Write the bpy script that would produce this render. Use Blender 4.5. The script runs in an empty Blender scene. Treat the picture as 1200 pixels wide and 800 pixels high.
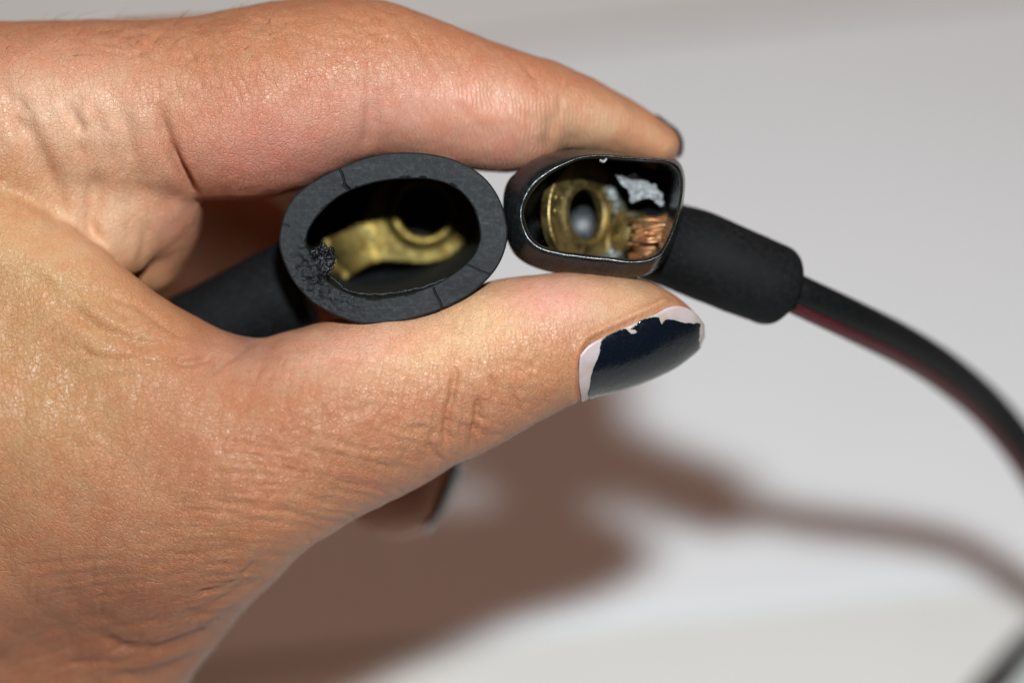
import bpy, math, random
import numpy as np
from mathutils import Vector, Matrix

rng = np.random.default_rng(7)
random.seed(7)
SC = bpy.context.scene
COL = SC.collection

# ------------------------------------------------------------------ frame
# Modelling frame: 1 unit = 0.1 mm, x right, y up, z towards the lens,
# z = 0 at the mouths of the two connectors.  W() turns it into world metres,
# rotated so that the table is horizontal.
S = 1e-4
CAM_D = 3500.0
TILT = math.radians(42)
ct, st = math.cos(TILT), math.sin(TILT)
TABLE_Z = -1670.0          # where the optical axis meets the paper


def W(v):
    v = np.asarray(v, dtype=np.float64) * S
    out = np.empty_like(v)
    out[..., 0] = v[..., 0]
    out[..., 1] = v[..., 1] * ct - v[..., 2] * st
    out[..., 2] = v[..., 1] * st + v[..., 2] * ct
    return out


def U(px, py, z):
    k = (CAM_D - z) / CAM_D
    return np.array([(px - 600.0) * k, -(py - 400.0) * k, z], dtype=np.float64)


def on_table(px, py, lift=0.0):
    d = np.array([(px - 600.0) / CAM_D, -(py - 400.0) / CAM_D, -1.0])
    n = np.array([0, st, ct])
    p0 = np.array([0, 0, TABLE_Z]) + n * lift
    c = np.array([0, 0, CAM_D])
    t = n.dot(p0 - c) / n.dot(d)
    return c + d * t


# ------------------------------------------------------------------ camera, world, light, exposure
cam_d = bpy.data.cameras.new("camera")
cam = bpy.data.objects.new("camera", cam_d)
COL.objects.link(cam)
cam_d.sensor_width = 36.0
cam_d.lens = 36.0 * CAM_D / 1200.0
cam_d.clip_start, cam_d.clip_end = 0.01, 20
cam_d.dof.use_dof = True
cam_d.dof.focus_distance = (CAM_D - 8) * S
cam_d.dof.aperture_fstop = 5.9
cam_d.dof.aperture_blades = 7
cam.location = W([0, 0, CAM_D])
cam.rotation_euler = (TILT, 0, 0)
SC.camera = cam

world = bpy.data.worlds.new("World")
SC.world = world
world.use_nodes = True
bg = world.node_tree.nodes["Background"]
bg.inputs[0].default_value = (1.0, 0.64, 0.50, 1)
bg.inputs[1].default_value = 0.035

fl_d = bpy.data.lights.new("camera_flash", 'AREA')
fl_d.shape = 'RECTANGLE'
fl_d.size, fl_d.size_y = 0.026, 0.014
fl_d.energy = 2.0
fl_d.color = (0.885, 0.97, 1.0)
fl = bpy.data.objects.new("camera_flash", fl_d)
COL.objects.link(fl)
fl.location = W([215, 960, CAM_D - 60])
tgt = Vector(W([0, -250, -500]))
fl.rotation_euler = (tgt - fl.location).to_track_quat('-Z', 'Y').to_euler()

# warm ceiling lamp with a broad shade high above the table
cl_d = bpy.data.lights.new("ceiling_lamp", 'AREA')
cl_d.shape = 'DISK'
cl_d.size = 1.5
cl_d.energy = 4.6
cl_d.color = (1.0, 0.58, 0.44)
cl = bpy.data.objects.new("ceiling_lamp", cl_d)
COL.objects.link(cl)
cl.location = (0.35, 0.85, 1.2)
cl.rotation_euler = (Vector((0, 0, -0.1)) - cl.location).to_track_quat('-Z', 'Y').to_euler()

SC.view_settings.view_transform = 'Standard'
SC.view_settings.look = 'None'
SC.view_settings.exposure = 0.0
SC.view_settings.gamma = 1.0
SC.cycles.use_denoising = True
SC.cycles.denoiser = 'OPENIMAGEDENOISE'
SC.cycles.denoising_input_passes = 'RGB_ALBEDO_NORMAL'
SC.cycles.denoising_prefilter = 'ACCURATE'
SC.cycles.max_bounces = 8
SC.cycles.sample_clamp_indirect = 4.0


# ------------------------------------------------------------------ node helpers
def new_mat(name, base=(0.8, 0.8, 0.8), rough=0.5, metal=0.0, spec=0.5):
    m = bpy.data.materials.new(name)
    m.use_nodes = True
    nt = m.node_tree
    b = nt.nodes["Principled BSDF"]
    b.inputs["Base Color"].default_value = (*base, 1)
    b.inputs["Roughness"].default_value = rough
    b.inputs["Metallic"].default_value = metal
    b.inputs["Specular IOR Level"].default_value = spec
    return m, nt, b


class G:
    """tiny wrapper for wiring nodes"""

    def __init__(self, nt):
        self.nt = nt

    def n(self, typ, **kw):
        nd = self.nt.nodes.new(typ)
        for k, v in kw.items():
            setattr(nd, k, v)
        return nd

    def put(self, sock, v):
        if isinstance(v, (int, float)):
            sock.default_value = v
        elif isinstance(v, (tuple, list)):
            sock.default_value = v
        else:
            self.nt.links.new(v, sock)

    def math(self, op, a, b=None, c=None, clamp=False):
        nd = self.n('ShaderNodeMath', operation=op, use_clamp=clamp)
        self.put(nd.inputs[0], a)
        if b is not None:
            self.put(nd.inputs[1], b)
        if c is not None:
            self.put(nd.inputs[2], c)
        return nd.outputs[0]

    def mix(self, f, a, b, blend='MIX'):
        nd = self.n('ShaderNodeMix', data_type='RGBA', blend_type=blend)
        self.put(nd.inputs[0], f)
        self.put(nd.inputs[6], a)
        self.put(nd.inputs[7], b)
        return nd.outputs[2]

    def noise(self, vec, scale, detail=3, rough=0.55, dist=0.0):
        nd = self.n('ShaderNodeTexNoise')
        if vec is not None:
            self.put(nd.inputs['Vector'], vec)
        nd.inputs['Scale'].default_value = scale
        nd.inputs['Detail'].default_value = detail
        nd.inputs['Roughness'].default_value = rough
        nd.inputs['Distortion'].default_value = dist
        return nd.outputs['Fac']

    def voro(self, vec, scale, feature='DISTANCE_TO_EDGE', rand=1.0):
        nd = self.n('ShaderNodeTexVoronoi', feature=feature)
        self.put(nd.inputs['Vector'], vec)
        nd.inputs['Scale'].default_value = scale
        nd.inputs['Randomness'].default_value = rand
        return nd.outputs['Distance']

    def ramp(self, f, stops):
        nd = self.n('ShaderNodeValToRGB')
        el = nd.color_ramp.elements
        while len(el) < len(stops):
            el.new(0.5)
        for e, (p, c) in zip(el, stops):
            e.position = p
            e.color = (*c, 1) if len(c) == 3 else c
        self.put(nd.inputs[0], f)
        return nd.outputs[0]

    def range(self, f, a, b, c=0.0, d=1.0, smooth=True):
        nd = self.n('ShaderNodeMapRange')
        nd.interpolation_type = 'SMOOTHSTEP' if smooth else 'LINEAR'
        self.put(nd.inputs[0], f)
        for i, v in enumerate((a, b, c, d)):
            nd.inputs[i + 1].default_value = v
        return nd.outputs[0]

    def vmap(self, vec, scale=(1, 1, 1), rot=(0, 0, 0), loc=(0, 0, 0)):
        nd = self.n('ShaderNodeMapping')
        self.put(nd.inputs[0], vec)
        nd.inputs['Location'].default_value = loc
        nd.inputs['Rotation'].default_value = rot
        nd.inputs['Scale'].default_value = scale
        return nd.outputs[0]

    def obj_mm(self):
        tc = self.n('ShaderNodeTexCoord')
        return self.vmap(tc.outputs['Object'], (1000, 1000, 1000))

    def bump(self, height, dist, strength=1.0, normal=None):
        nd = self.n('ShaderNodeBump')
        nd.inputs['Strength'].default_value = strength
        nd.inputs['Distance'].default_value = dist
        self.put(nd.inputs['Height'], height)
        if normal is not None:
            self.put(nd.inputs['Normal'], normal)
        return nd.outputs[0]


# ------------------------------------------------------------------ object helpers
def thing(name, origin, label, cat, group=None):
    o = bpy.data.objects.new(name, None)
    o.empty_display_size = 0.005
    COL.objects.link(o)
    o.location = W(origin)
    o["label"], o["category"] = label, cat
    if group:
        o["group"] = group
    return o


def root_of(o):
    while o.parent:
        o = o.parent
    return o


def mk(name, verts, faces, mat, parent=None, origin=None, smooth=True, label=None):
    """verts in the modelling frame -> one mesh object"""
    wv = W(np.asarray(verts, dtype=np.float64))
    if parent is not None:
        off = np.array(root_of(parent).location)
    else:
        off = W(np.asarray(origin, dtype=np.float64))
    me = bpy.data.meshes.new(name)
    wv = wv - off
    if isinstance(faces, np.ndarray):
        nf, k = faces.shape
        me.vertices.add(len(wv))
        me.vertices.foreach_set("co", wv.astype(np.float32).ravel())
        me.loops.add(nf * k)
        me.loops.foreach_set("vertex_index", faces.astype(np.int32).ravel())
        me.polygons.add(nf)
        me.polygons.foreach_set("loop_start", np.arange(0, nf * k, k, dtype=np.int32))
        me.update(calc_edges=True)
        me.validate()
    else:
        me.from_pydata([tuple(v) for v in wv], [], [tuple(f) for f in faces])
        me.update()
    if smooth:
        me.polygons.foreach_set("use_smooth", np.ones(len(me.polygons), dtype=bool))
    me.materials.append(mat)
    o = bpy.data.objects.new(name, me)
    COL.objects.link(o)
    if parent is not None:
        o.parent = parent
    else:
        o.location = off
    if label:
        o["label"] = label
    return o


def fix_normals(o):
    import bmesh
    bm = bmesh.new()
    bm.from_mesh(o.data)
    bmesh.ops.recalc_face_normals(bm, faces=bm.faces)
    bm.to_mesh(o.data)
    bm.free()


def catmull(pts, n, closed=False):
    p = np.asarray(pts, dtype=np.float64)
    m = len(p)
    if closed:
        idx = lambda i: p[i % m]
        segs = m
    else:
        idx = lambda i: p[min(max(i, 0), m - 1)]
        segs = m - 1
    out = []
    for i in range(segs):
        p0, p1, p2, p3 = idx(i - 1), idx(i), idx(i + 1), idx(i + 2)
        for t in np.arange(n) / n:
            t2, t3 = t * t, t * t * t
            out.append(0.5 * ((2 * p1) + (-p0 + p2) * t + (2 * p0 - 5 * p1 + 4 * p2 - p3) * t2
                              + (-p0 + 3 * p1 - 3 * p2 + p3) * t3))
    if not closed:
        out.append(p[-1])
    return np.array(out)


def tube(path, radius, nseg=16, cap=True):
    """swept tube; radius scalar or per-point array; rounded by the radius profile"""
    p = np.asarray(path, dtype=np.float64)
    n = len(p)
    r = np.full(n, radius) if np.isscalar(radius) else np.asarray(radius)
    t = np.gradient(p, axis=0)
    t /= np.linalg.norm(t, axis=1)[:, None] + 1e-12
    up = np.array([0, 0, 1.0])
    if abs(t[0].dot(up)) > 0.95:
        up = np.array([0, 1.0, 0])
    a = np.cross(up, t[0])
    a /= np.linalg.norm(a)
    V = []
    for i in range(n):
        a = a - t[i] * a.dot(t[i])
        a /= np.linalg.norm(a) + 1e-12
        b = np.cross(t[i], a)
        th = np.arange(nseg) * 2 * np.pi / nseg
        V.append(p[i] + r[i] * (np.cos(th)[:, None] * a + np.sin(th)[:, None] * b))
    V = np.concatenate(V)
    F = []
    for i in range(n - 1):
        for j in range(nseg):
            F.append((i * nseg + j, i * nseg + (j + 1) % nseg, (i + 1) * nseg + (j + 1) % nseg, (i + 1) * nseg + j))
    if cap:
        F.append(tuple(range(nseg))[::-1])
        F.append(tuple(range((n - 1) * nseg, n * nseg)))
    return V, F


# ------------------------------------------------------------------ implicit surfaces
def surface_nets(F, org, h):
    s = F < 0
    nx, ny, nz = F.shape
    c = s[:-1, :-1, :-1].astype(np.int8)
    tot = np.zeros_like(c)
    for dx in (0, 1):
        for dy in (0, 1):
            for dz in (0, 1):
                tot += s[dx:nx - 1 + dx, dy:ny - 1 + dy, dz:nz - 1 + dz]
    act = (tot > 0) & (tot < 8)
    I, J, K = np.nonzero(act)
    idx = np.full(act.shape, -1, dtype=np.int32)
    idx[I, J, K] = np.arange(len(I))
    acc = np.zeros((len(I), 3))
    cnt = np.zeros(len(I))
    corners = [(x, y, z) for x in (0, 1) for y in (0, 1) for z in (0, 1)]
    for ca in corners:
        for ax in range(3):
            if ca[ax] == 0:
                cb = list(ca)
                cb[ax] = 1
                a = F[I + ca[0], J + ca[1], K + ca[2]]
                b = F[I + cb[0], J + cb[1], K + cb[2]]
                m = (a < 0) != (b < 0)
                t = np.where(m, a / np.where(m, a - b, 1), 0)
                q = np.array(ca, dtype=float)[None, :].repeat(len(I), 0)
                q[:, ax] += t
                acc[m] += q[m]
                cnt[m] += 1
    v = acc / cnt[:, None] + np.stack([I, J, K], 1)
    verts = np.asarray(org) + v * h
    quads = []
    for ax in range(3):
        sl0 = [slice(1, -1)] * 3
        sl1 = [slice(1, -1)] * 3
        sl0[ax] = slice(0, -1)
        sl1[ax] = slice(1, None)
        a, b = s[tuple(sl0)], s[tuple(sl1)]
        e = np.nonzero(a != b)
        flip = a[e]
        pos = [e[0] + (0 if ax == 0 else 1), e[1] + (0 if ax == 1 else 1), e[2] + (0 if ax == 2 else 1)]
        u, w = [(1, 2), (2, 0), (0, 1)][ax]

        def cell(du, dw):
            q = [pos[0].copy(), pos[1].copy(), pos[2].copy()]
            q[u] += du
            q[w] += dw
            return idx[q[0], q[1], q[2]]
        q = np.stack([cell(-1, -1), cell(0, -1), cell(0, 0), cell(-1, 0)], 1)
        q[~flip] = q[~flip][:, ::-1]
        quads.append(q)
    quads = np.concatenate(quads)
    quads = quads[(quads >= 0).all(1)]
    return verts, quads


def smin(a, b, k):
    hh = np.maximum(k - np.abs(a - b), 0) / k
    return np.minimum(a, b) - hh * hh * k * 0.25


class Field:
    def __init__(self, lo, hi, h):
        self.lo = np.array(lo, float)
        self.h = h
        self.ax = [np.arange(lo[i], hi[i] + h, h, dtype=np.float32) for i in range(3)]
        self.shape = tuple(len(a) for a in self.ax)
        self.F = np.full(self.shape, 300.0, dtype=np.float32)

    def chain(self, pts, k=20, sub=4, img=True, zs=None, pts_r=None):
        """pts: (px, py, z, r[, zscale]) control points -> round-cone chain joined by smooth union k"""
        p = np.array([list(q) + [1.0] * (5 - len(q)) for q in pts], dtype=float)
        p = catmull(p, sub)
        if img:
            kk = (CAM_D - p[:, 2]) / CAM_D
            p[:, 0] = (p[:, 0] - 600) * kk
            p[:, 1] = -(p[:, 1] - 400) * kk
            p[:, 3] *= kk
        tmp = None
        m = 70
        rmax = p[:, 3] * np.maximum(p[:, 4], 1) + m
        lo = (p[:, :3] - rmax[:, None]).min(0)
        hi = (p[:, :3] + rmax[:, None]).max(0)
        sl = []
        for i in range(3):
            a = int(np.clip((lo[i] - self.lo[i]) // self.h, 0, self.shape[i]))
            b = int(np.clip((hi[i] - self.lo[i]) // self.h + 2, 0, self.shape[i]))
            sl.append(slice(a, b))
        tmp = np.full(tuple(s.stop - s.start for s in sl), 300.0, dtype=np.float32)
        for i in range(len(p) - 1):
            A, B = p[i], p[i + 1]
            r = max(A[3] * max(A[4], 1), B[3] * max(B[4], 1)) + m
            s2 = []
            for j in range(3):
                l, u = min(A[j], B[j]) - r, max(A[j], B[j]) + r
                a = int(np.clip((l - self.lo[j]) // self.h, sl[j].start, sl[j].stop))
                b = int(np.clip((u - self.lo[j]) // self.h + 2, sl[j].start, sl[j].stop))
                s2.append(slice(a, b))
            if any(s.stop <= s.start for s in s2):
                continue
            X = self.ax[0][s2[0]][:, None, None]
            Y = self.ax[1][s2[1]][None, :, None]
            Z = self.ax[2][s2[2]][None, None, :]
            zsc = np.float32(0.5 * (A[4] + B[4]))
            zc = np.float32(0.5 * (A[2] + B[2]))
            d = (B - A)[:3].astype(np.float32)
            d[2] /= zsc
            pa = [X - np.float32(A[0]), Y - np.float32(A[1]), (Z - np.float32(A[2])) / zsc]
            L2 = float((d * d).sum()) + 1e-6
            t = np.clip((pa[0] * d[0] + pa[1] * d[1] + pa[2] * d[2]) / L2, 0, 1)
            dist = np.sqrt((pa[0] - t * d[0]) ** 2 + (pa[1] - t * d[1]) ** 2 + (pa[2] - t * d[2]) ** 2)
            dist -= np.float32(A[3]) + t * np.float32(B[3] - A[3])
            ls = tuple(slice(s2[j].start - sl[j].start, s2[j].stop - sl[j].start) for j in range(3))
            tmp[ls] = np.minimum(tmp[ls], dist)
        sl = tuple(sl)
        self.F[sl] = smin(self.F[sl], tmp, k)

    def grids(self):
        return (self.ax[0][:, None, None], self.ax[1][None, :, None], self.ax[2][None, None, :])

    def mesh(self):
        F = self.F
        F[0], F[-1] = 50, 50
        F[:, 0], F[:, -1] = 50, 50
        F[:, :, 0], F[:, :, -1] = 50, 50
        return surface_nets(F, self.lo, self.h)

    def sample(self, P):
        q = (np.asarray(P) - self.lo) / self.h
        q = np.clip(q, 0, np.array(self.shape) - 1.001)
        i = q.astype(int)
        f = q - i
        out = 0
        for dx in (0, 1):
            for dy in (0, 1):
                for dz in (0, 1):
                    w = (f[:, 0] if dx else 1 - f[:, 0]) * (f[:, 1] if dy else 1 - f[:, 1]) * (f[:, 2] if dz else 1 - f[:, 2])
                    out = out + w * self.F[i[:, 0] + dx, i[:, 1] + dy, i[:, 2] + dz]
        return out

    def grad(self, P, e=None):
        e = e or self.h
        g = np.stack([self.sample(P + np.eye(3)[a] * e) - self.sample(P - np.eye(3)[a] * e) for a in range(3)], 1)
        return g / (np.linalg.norm(g, axis=1)[:, None] + 1e-9)


def vnoise(P, scale, seed=0, octaves=3):
    """cheap value noise, P (n,3) -> (n,) about -1..1"""
    out = np.zeros(len(P))
    amp = 1.0
    r = np.random.default_rng(seed)
    tab = r.random(4096) * 2 - 1
    for o in range(octaves):
        q = P * scale * (2 ** o) + 17.3 * o + seed
        i = np.floor(q).astype(np.int64)
        f = q - i
        f = f * f * (3 - 2 * f)
        v = 0
        for dx in (0, 1):
            for dy in (0, 1):
                for dz in (0, 1):
                    hsh = ((i[:, 0] + dx) * 73856093 ^ (i[:, 1] + dy) * 19349663 ^ (i[:, 2] + dz) * 83492791) & 4095
                    w = (f[:, 0] if dx else 1 - f[:, 0]) * (f[:, 1] if dy else 1 - f[:, 1]) * (f[:, 2] if dz else 1 - f[:, 2])
                    v = v + w * tab[hsh]
        out += amp * v
        amp *= 0.5
    return out


# ------------------------------------------------------------------ materials
def mat_paper(name, base, warm):
    m, nt, b = new_mat(name, base, 0.75, spec=0.25)
    g = G(nt)
    v = g.obj_mm()
    big = g.noise(v, 0.012, 3)
    fine = g.noise(v, 0.6, 4)
    c = g.mix(g.range(big, 0.35, 0.7), (*base, 1), (*warm, 1))
    c = g.mix(g.range(fine, 0.35, 0.75, 0, 0.25), c, (*[x * 0.9 for x in base], 1))
    g.put(b.inputs["Base Color"], c)
    g.put(b.inputs["Normal"], g.bump(g.noise(v, 0.35, 5), 0.0002, 0.5))
    return m


M_PAPER = mat_paper("white_paper", (0.86, 0.875, 0.89), (0.84, 0.855, 0.87))
M_TABLE = mat_paper("cream_cloth", (0.80, 0.80, 0.77), (0.76, 0.755, 0.72))


def mat_rubber(name, base, rough, specks=0.5, bumpd=0.00004, scratch=0.0, spec=0.5):
    m, nt, b = new_mat(name, base, rough, spec=spec)
    g = G(nt)
    v = g.obj_mm()
    n1 = g.noise(v, 1.6, 6, 0.65)
    c = g.mix(g.range(n1, 0.35, 0.75), (*base, 1), (*[x * 1.7 + 0.004 for x in base], 1))
    # dust specks
    vo = g.voro(v, 1.5, 'F1')
    big = g.noise(v, 0.35, 2)
    sp = g.math('MULTIPLY', g.range(vo, 0.10, 0.05), g.range(big, 0.5, 0.66))
    fine = g.math('MULTIPLY', g.range(g.noise(v, 9.0, 2), 0.66, 0.74), g.range(g.noise(v, 0.5, 2), 0.45, 0.7))
    dust = g.math('MULTIPLY', g.math('MAXIMUM', sp, fine), specks, clamp=True)
    c = g.mix(dust, c, (0.30, 0.31, 0.32, 1))
    hgt = g.math('ADD', g.math('MULTIPLY', g.noise(v, 7.0, 4, 0.7), 0.6), g.math('MULTIPLY', g.noise(v, 1.2, 3), 0.6))
    if scratch:
        sv = g.vmap(v, (0.25, 5.0, 5.0), (0, 0, math.radians(-52)))
        sn = g.range(g.noise(sv, 1.0, 2, 0.5, 0.3), 0.62, 0.70)
        c = g.mix(g.math('MULTIPLY', sn, scratch), c, (0.09, 0.095, 0.10, 1))
    g.put(b.inputs["Base Color"], c)
    g.put(b.inputs["Roughness"], g.range(n1, 0.3, 0.7, rough - 0.08, rough + 0.1))
    g.put(b.inputs["Normal"], g.bump(hgt, bumpd, 1.0))
    return m


M_RUBBER = mat_rubber("matt_black_rubber", (0.0075, 0.0082, 0.0095), 0.62, 0.30, 0.00004, 0.14, 0.28)
M_SLEEVE = mat_rubber("sleeve_rubber", (0.0042, 0.0045, 0.005), 0.7, 0.25, 0.00008, 0.0, 0.16)
M_TORN = mat_rubber("torn_rubber", (0.004, 0.004, 0.005), 0.34, 0.22, 0.00012)
M_GLOSS = mat_rubber("glossy_black_rubber", (0.006, 0.007, 0.008), 0.25, 0.22, 0.00002, 0.0, 0.5)
M_INNER = mat_rubber("inside_black", (0.006, 0.006, 0.007), 0.6, 0.15, 0.00003, 0.0, 0.3)


def mat_brass(name, a, bcol, stain, rough=0.33):
    m, nt, b = new_mat(name, a, rough, 1.0)
    g = G(nt)
    v = g.obj_mm()
    n1 = g.noise(v, 0.28, 4, 0.6, 0.6)
    n2 = g.noise(v, 0.8, 5, 0.6)
    c = g.mix(g.range(n1, 0.4, 0.62), (*a, 1), (*bcol, 1))
    c = g.mix(g.math('MULTIPLY', g.range(n2, 0.52, 0.68), 0.7), c, (*stain, 1))
    g.put(b.inputs["Base Color"], c)
    g.put(b.inputs["Roughness"], g.range(n2, 0.3, 0.7, rough - 0.05, rough + 0.18))
    g.put(b.inputs["Normal"], g.bump(g.noise(v, 3.0, 4), 0.00004, 0.8))
    return m


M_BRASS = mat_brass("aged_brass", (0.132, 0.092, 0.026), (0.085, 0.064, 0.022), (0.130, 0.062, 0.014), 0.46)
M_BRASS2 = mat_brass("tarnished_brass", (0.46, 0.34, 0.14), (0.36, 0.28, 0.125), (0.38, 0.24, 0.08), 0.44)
M_SOLDER = mat_brass("grey_solder", (0.27, 0.28, 0.28), (0.20, 0.20, 0.17), (0.25, 0.19, 0.08), 0.62)
M_COPPER = mat_brass("copper_strands", (0.50, 0.22, 0.11), (0.38, 0.21, 0.10), (0.36, 0.27, 0.12), 0.5)
M_DOME = mat_rubber("grey_dome", (0.025, 0.027, 0.03), 0.34, 0.6, 0.00004)


def mat_residue():
    m, nt, b = new_mat("white_residue", (0.42, 0.43, 0.44), 0.85)
    g = G(nt)
    v = g.obj_mm()
    c = g.mix(g.range(g.noise(v, 2.2, 4), 0.35, 0.65), (0.46, 0.47, 0.48, 1), (0.24, 0.24, 0.24, 1))
    g.put(b.inputs["Base Color"], c)
    g.put(b.inputs["Normal"], g.bump(g.noise(v, 6, 5, 0.7), 0.0002))
    return m


M_RESIDUE = mat_residue()
M_CABLE = mat_rubber("black_cable_skin", (0.004, 0.0043, 0.0046), 0.55, 0.03, 0.00002, 0.0, 0.16)
M_CABLE_RED = mat_rubber("red_cable_skin", (0.058, 0.005, 0.008), 0.5, 0.0, 0.00002)


def mat_nail():
    m, nt, b = new_mat("bare_nail", (0.62, 0.50, 0.45), 0.32)
    g = G(nt)
    v = g.obj_mm()
    c = g.mix(g.range(g.noise(v, 0.3, 3), 0.4, 0.6), (0.54, 0.44, 0.44, 1), (0.47, 0.38, 0.31, 1))
    g.put(b.inputs["Base Color"], c)
    b.inputs["Subsurface Weight"].default_value = 0.3
    b.inputs["Subsurface Scale"].default_value = 0.001
    g.put(b.inputs["Normal"], g.bump(g.noise(v, 1.2, 4), 0.00005))
    return m


def mat_polish():
    m, nt, b = new_mat("navy_polish", (0.003, 0.006, 0.011), 0.16, spec=0.4)
    g = G(nt)
    v = g.obj_mm()
    b.inputs["Coat Weight"].default_value = 0.1
    b.inputs["Coat Roughness"].default_value = 0.12
    g.put(b.inputs["Normal"], g.bump(g.noise(v, 0.9, 5), 0.00009, 0.7))
    g.put(b.inputs["Roughness"], g.range(g.noise(v, 2.5, 4), 0.3, 0.7, 0.12, 0.3))
    return m


M_NAIL = mat_nail()
M_POLISH = mat_polish()


def mat_skin():
    m, nt, b = new_mat("skin", (0.5, 0.3, 0.2), 0.45)
    g = G(nt)
    col = g.n('ShaderNodeAttribute', attribute_name="skin_tone_shade").outputs['Color']
    ridge = g.n('ShaderNodeAttribute', attribute_name="ridge").outputs['Fac']
    finger = g.n('ShaderNodeAttribute', attribute_name="finger").outputs['Fac']
    o = g.obj_mm()
    warp = g.n('ShaderNodeTexNoise')
    g.put(warp.inputs['Vector'], o)
    warp.inputs['Scale'].default_value = 0.6
    warp.inputs['Detail'].default_value = 3
    off = g.n('ShaderNodeVectorMath', operation='SCALE')
    g.put(off.inputs[0], warp.outputs['Color'])
    off.inputs['Scale'].default_value = 1.3

    def lines(attr):
        uv = g.n('ShaderNodeAttribute', attribute_name=attr).outputs['Vector']      # mm, x across the lines
        add = g.n('ShaderNodeVectorMath', operation='ADD')
        g.put(add.inputs[0], uv)
        g.put(add.inputs[1], off.outputs[0])
        p = add.outputs[0]
        v1 = g.voro(g.vmap(p, (1.1, 0.5, 1.0)), 1.25)
        v2 = g.voro(g.vmap(p, (0.7, 1.2, 1.0), (0, 0, math.radians(38))), 2.0)
        v3 = g.voro(g.vmap(p, (1.0, 0.8, 1.0)), 3.6)
        c1, c2, c3 = g.range(v1, 0.0, 0.09), g.range(v2, 0.0, 0.10), g.range(v3, 0.0, 0.14)
        h_ = g.math('ADD', g.math('MULTIPLY', c1, 0.42), g.math('MULTIPLY', c2, 0.34))
        return g.math('ADD', h_, g.math('MULTIPLY', c3, 0.20)), p, c3

    def fmix(f, a, b_):
        nd = g.n('ShaderNodeMix', data_type='FLOAT')
        g.put(nd.inputs[0], f)
        g.put(nd.inputs[2], a)
        g.put(nd.inputs[3], b_)
        return nd.outputs[0]
    hA, _, _ = lines("grain")
    hB, pB_, c3B = lines("grain_finger")
    hgt = fmix(finger, hA, hB)
    hgt = g.math('ADD', hgt, g.math('MULTIPLY', g.noise(o, 5.0, 3, 0.6), 0.22))
    wv = g.n('ShaderNodeTexWave', wave_type='BANDS', bands_direction='X', wave_profile='SIN')
    g.put(wv.inputs['Vector'], pB_)
    wv.inputs['Scale'].default_value = 0.62
    wv.inputs['Distortion'].default_value = 1.2
    wv.inputs['Detail'].default_value = 2
    wv.inputs['Detail Scale'].default_value = 0.6
    rid = g.math('ADD', g.math('MULTIPLY', wv.outputs['Fac'], 0.5), g.math('MULTIPLY', c3B, 0.12))
    hgt = fmix(ridge, hgt, rid)
    nrm = g.bump(hgt, 0.000095, 0.95)
    mot = g.noise(o, 0.35, 4, 0.6)
    mot2 = g.noise(o, 1.3, 3, 0.6)
    c = g.mix(g.range(mot, 0.35, 0.68, 0, 0.6), col, g.mix(1.0, col, (1.0, 0.78, 0.72, 1), 'MULTIPLY'))
    c = g.mix(g.range(mot2, 0.45, 0.7, 0, 0.35), c, g.mix(1.0, c, (1.12, 1.12, 1.05, 1), 'MULTIPLY'))
    g.put(b.inputs["Base Color"], c)
    g.put(b.inputs["Normal"], nrm)
    g.put(b.inputs["Roughness"], g.range(mot2, 0.3, 0.7, 0.38, 0.52))
    b.inputs["Specular IOR Level"].default_value = 0.55
    b.inputs["Subsurface Weight"].default_value = 0.28
    b.inputs["Subsurface Radius"].default_value = (1.0, 0.35, 0.2)
    b.inputs["Subsurface Scale"].default_value = 0.0012
    return m


M_SKIN = mat_skin()

# ------------------------------------------------------------------ setting: table and paper
q = [on_table(-3200, -2600), on_table(4400, -2600), on_table(4400, 3200), on_table(-3200, 3200)]
n_t = np.array([0, st, ct])
tv = [p - n_t * 0 for p in q] + [p - n_t * 200 for p in q]
tab = mk("tabletop", tv, [(3, 2, 1, 0), (4, 5, 6, 7), (0, 1, 5, 4), (1, 2, 6, 5), (2, 3, 7, 6), (3, 0, 4, 7)], M_TABLE,
         origin=on_table(600, 400), smooth=False)
fix_normals(tab)
tab["kind"] = "structure"
tab["label"] = "off white table surface under the paper"

# a sheet of white paper lying slightly wavy on the table
A, B, C_, D_ = on_table(-500, 170), on_table(1850, -85), on_table(1800, 620), on_table(-420, 860)
nu, nv = 80, 40
pv = []
for side in (0, 1):
    for j in range(nv + 1):
        for i in range(nu + 1):
            u, v = i / nu, j / nv
            p = (A * (1 - u) + B * u) * (1 - v) + (D_ * (1 - u) + C_ * u) * v
            wob = 1.6 + 1.2 * math.sin(u * 9 + v * 2) * math.sin(v * 5 + 1)
            p = p + n_t * (wob + (2.2 if side == 0 else 0))
            pv.append(p)
pf = []
N1 = (nu + 1) * (nv + 1)
for j in range(nv):
    for i in range(nu):
        a = j * (nu + 1) + i
        pf.append((a, a + nu + 1, a + nu + 2, a + 1))
        pf.append((N1 + a, N1 + a + 1, N1 + a + nu + 2, N1 + a + nu + 1))
edge = [i for i in range(nu + 1)] + [j * (nu + 1) + nu for j in range(1, nv + 1)] + \
       [nv * (nu + 1) + i for i in range(nu - 1, -1, -1)] + [j * (nu + 1) for j in range(nv - 1, 0, -1)]
for a, b2 in zip(edge, edge[1:] + edge[:1]):
    pf.append((a, b2, N1 + b2, N1 + a))
pap = mk("paper_sheet", pv, pf, M_PAPER, origin=on_table(600, 400))
fix_normals(pap)
pap["label"] = "blurred sheet of white paper lying on the table below the hand"
pap["category"] = "paper"

# ------------------------------------------------------------------ the hand
H = 5.5
fld = Field((-980, -700, -760), (330, 480, 190), H)

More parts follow.
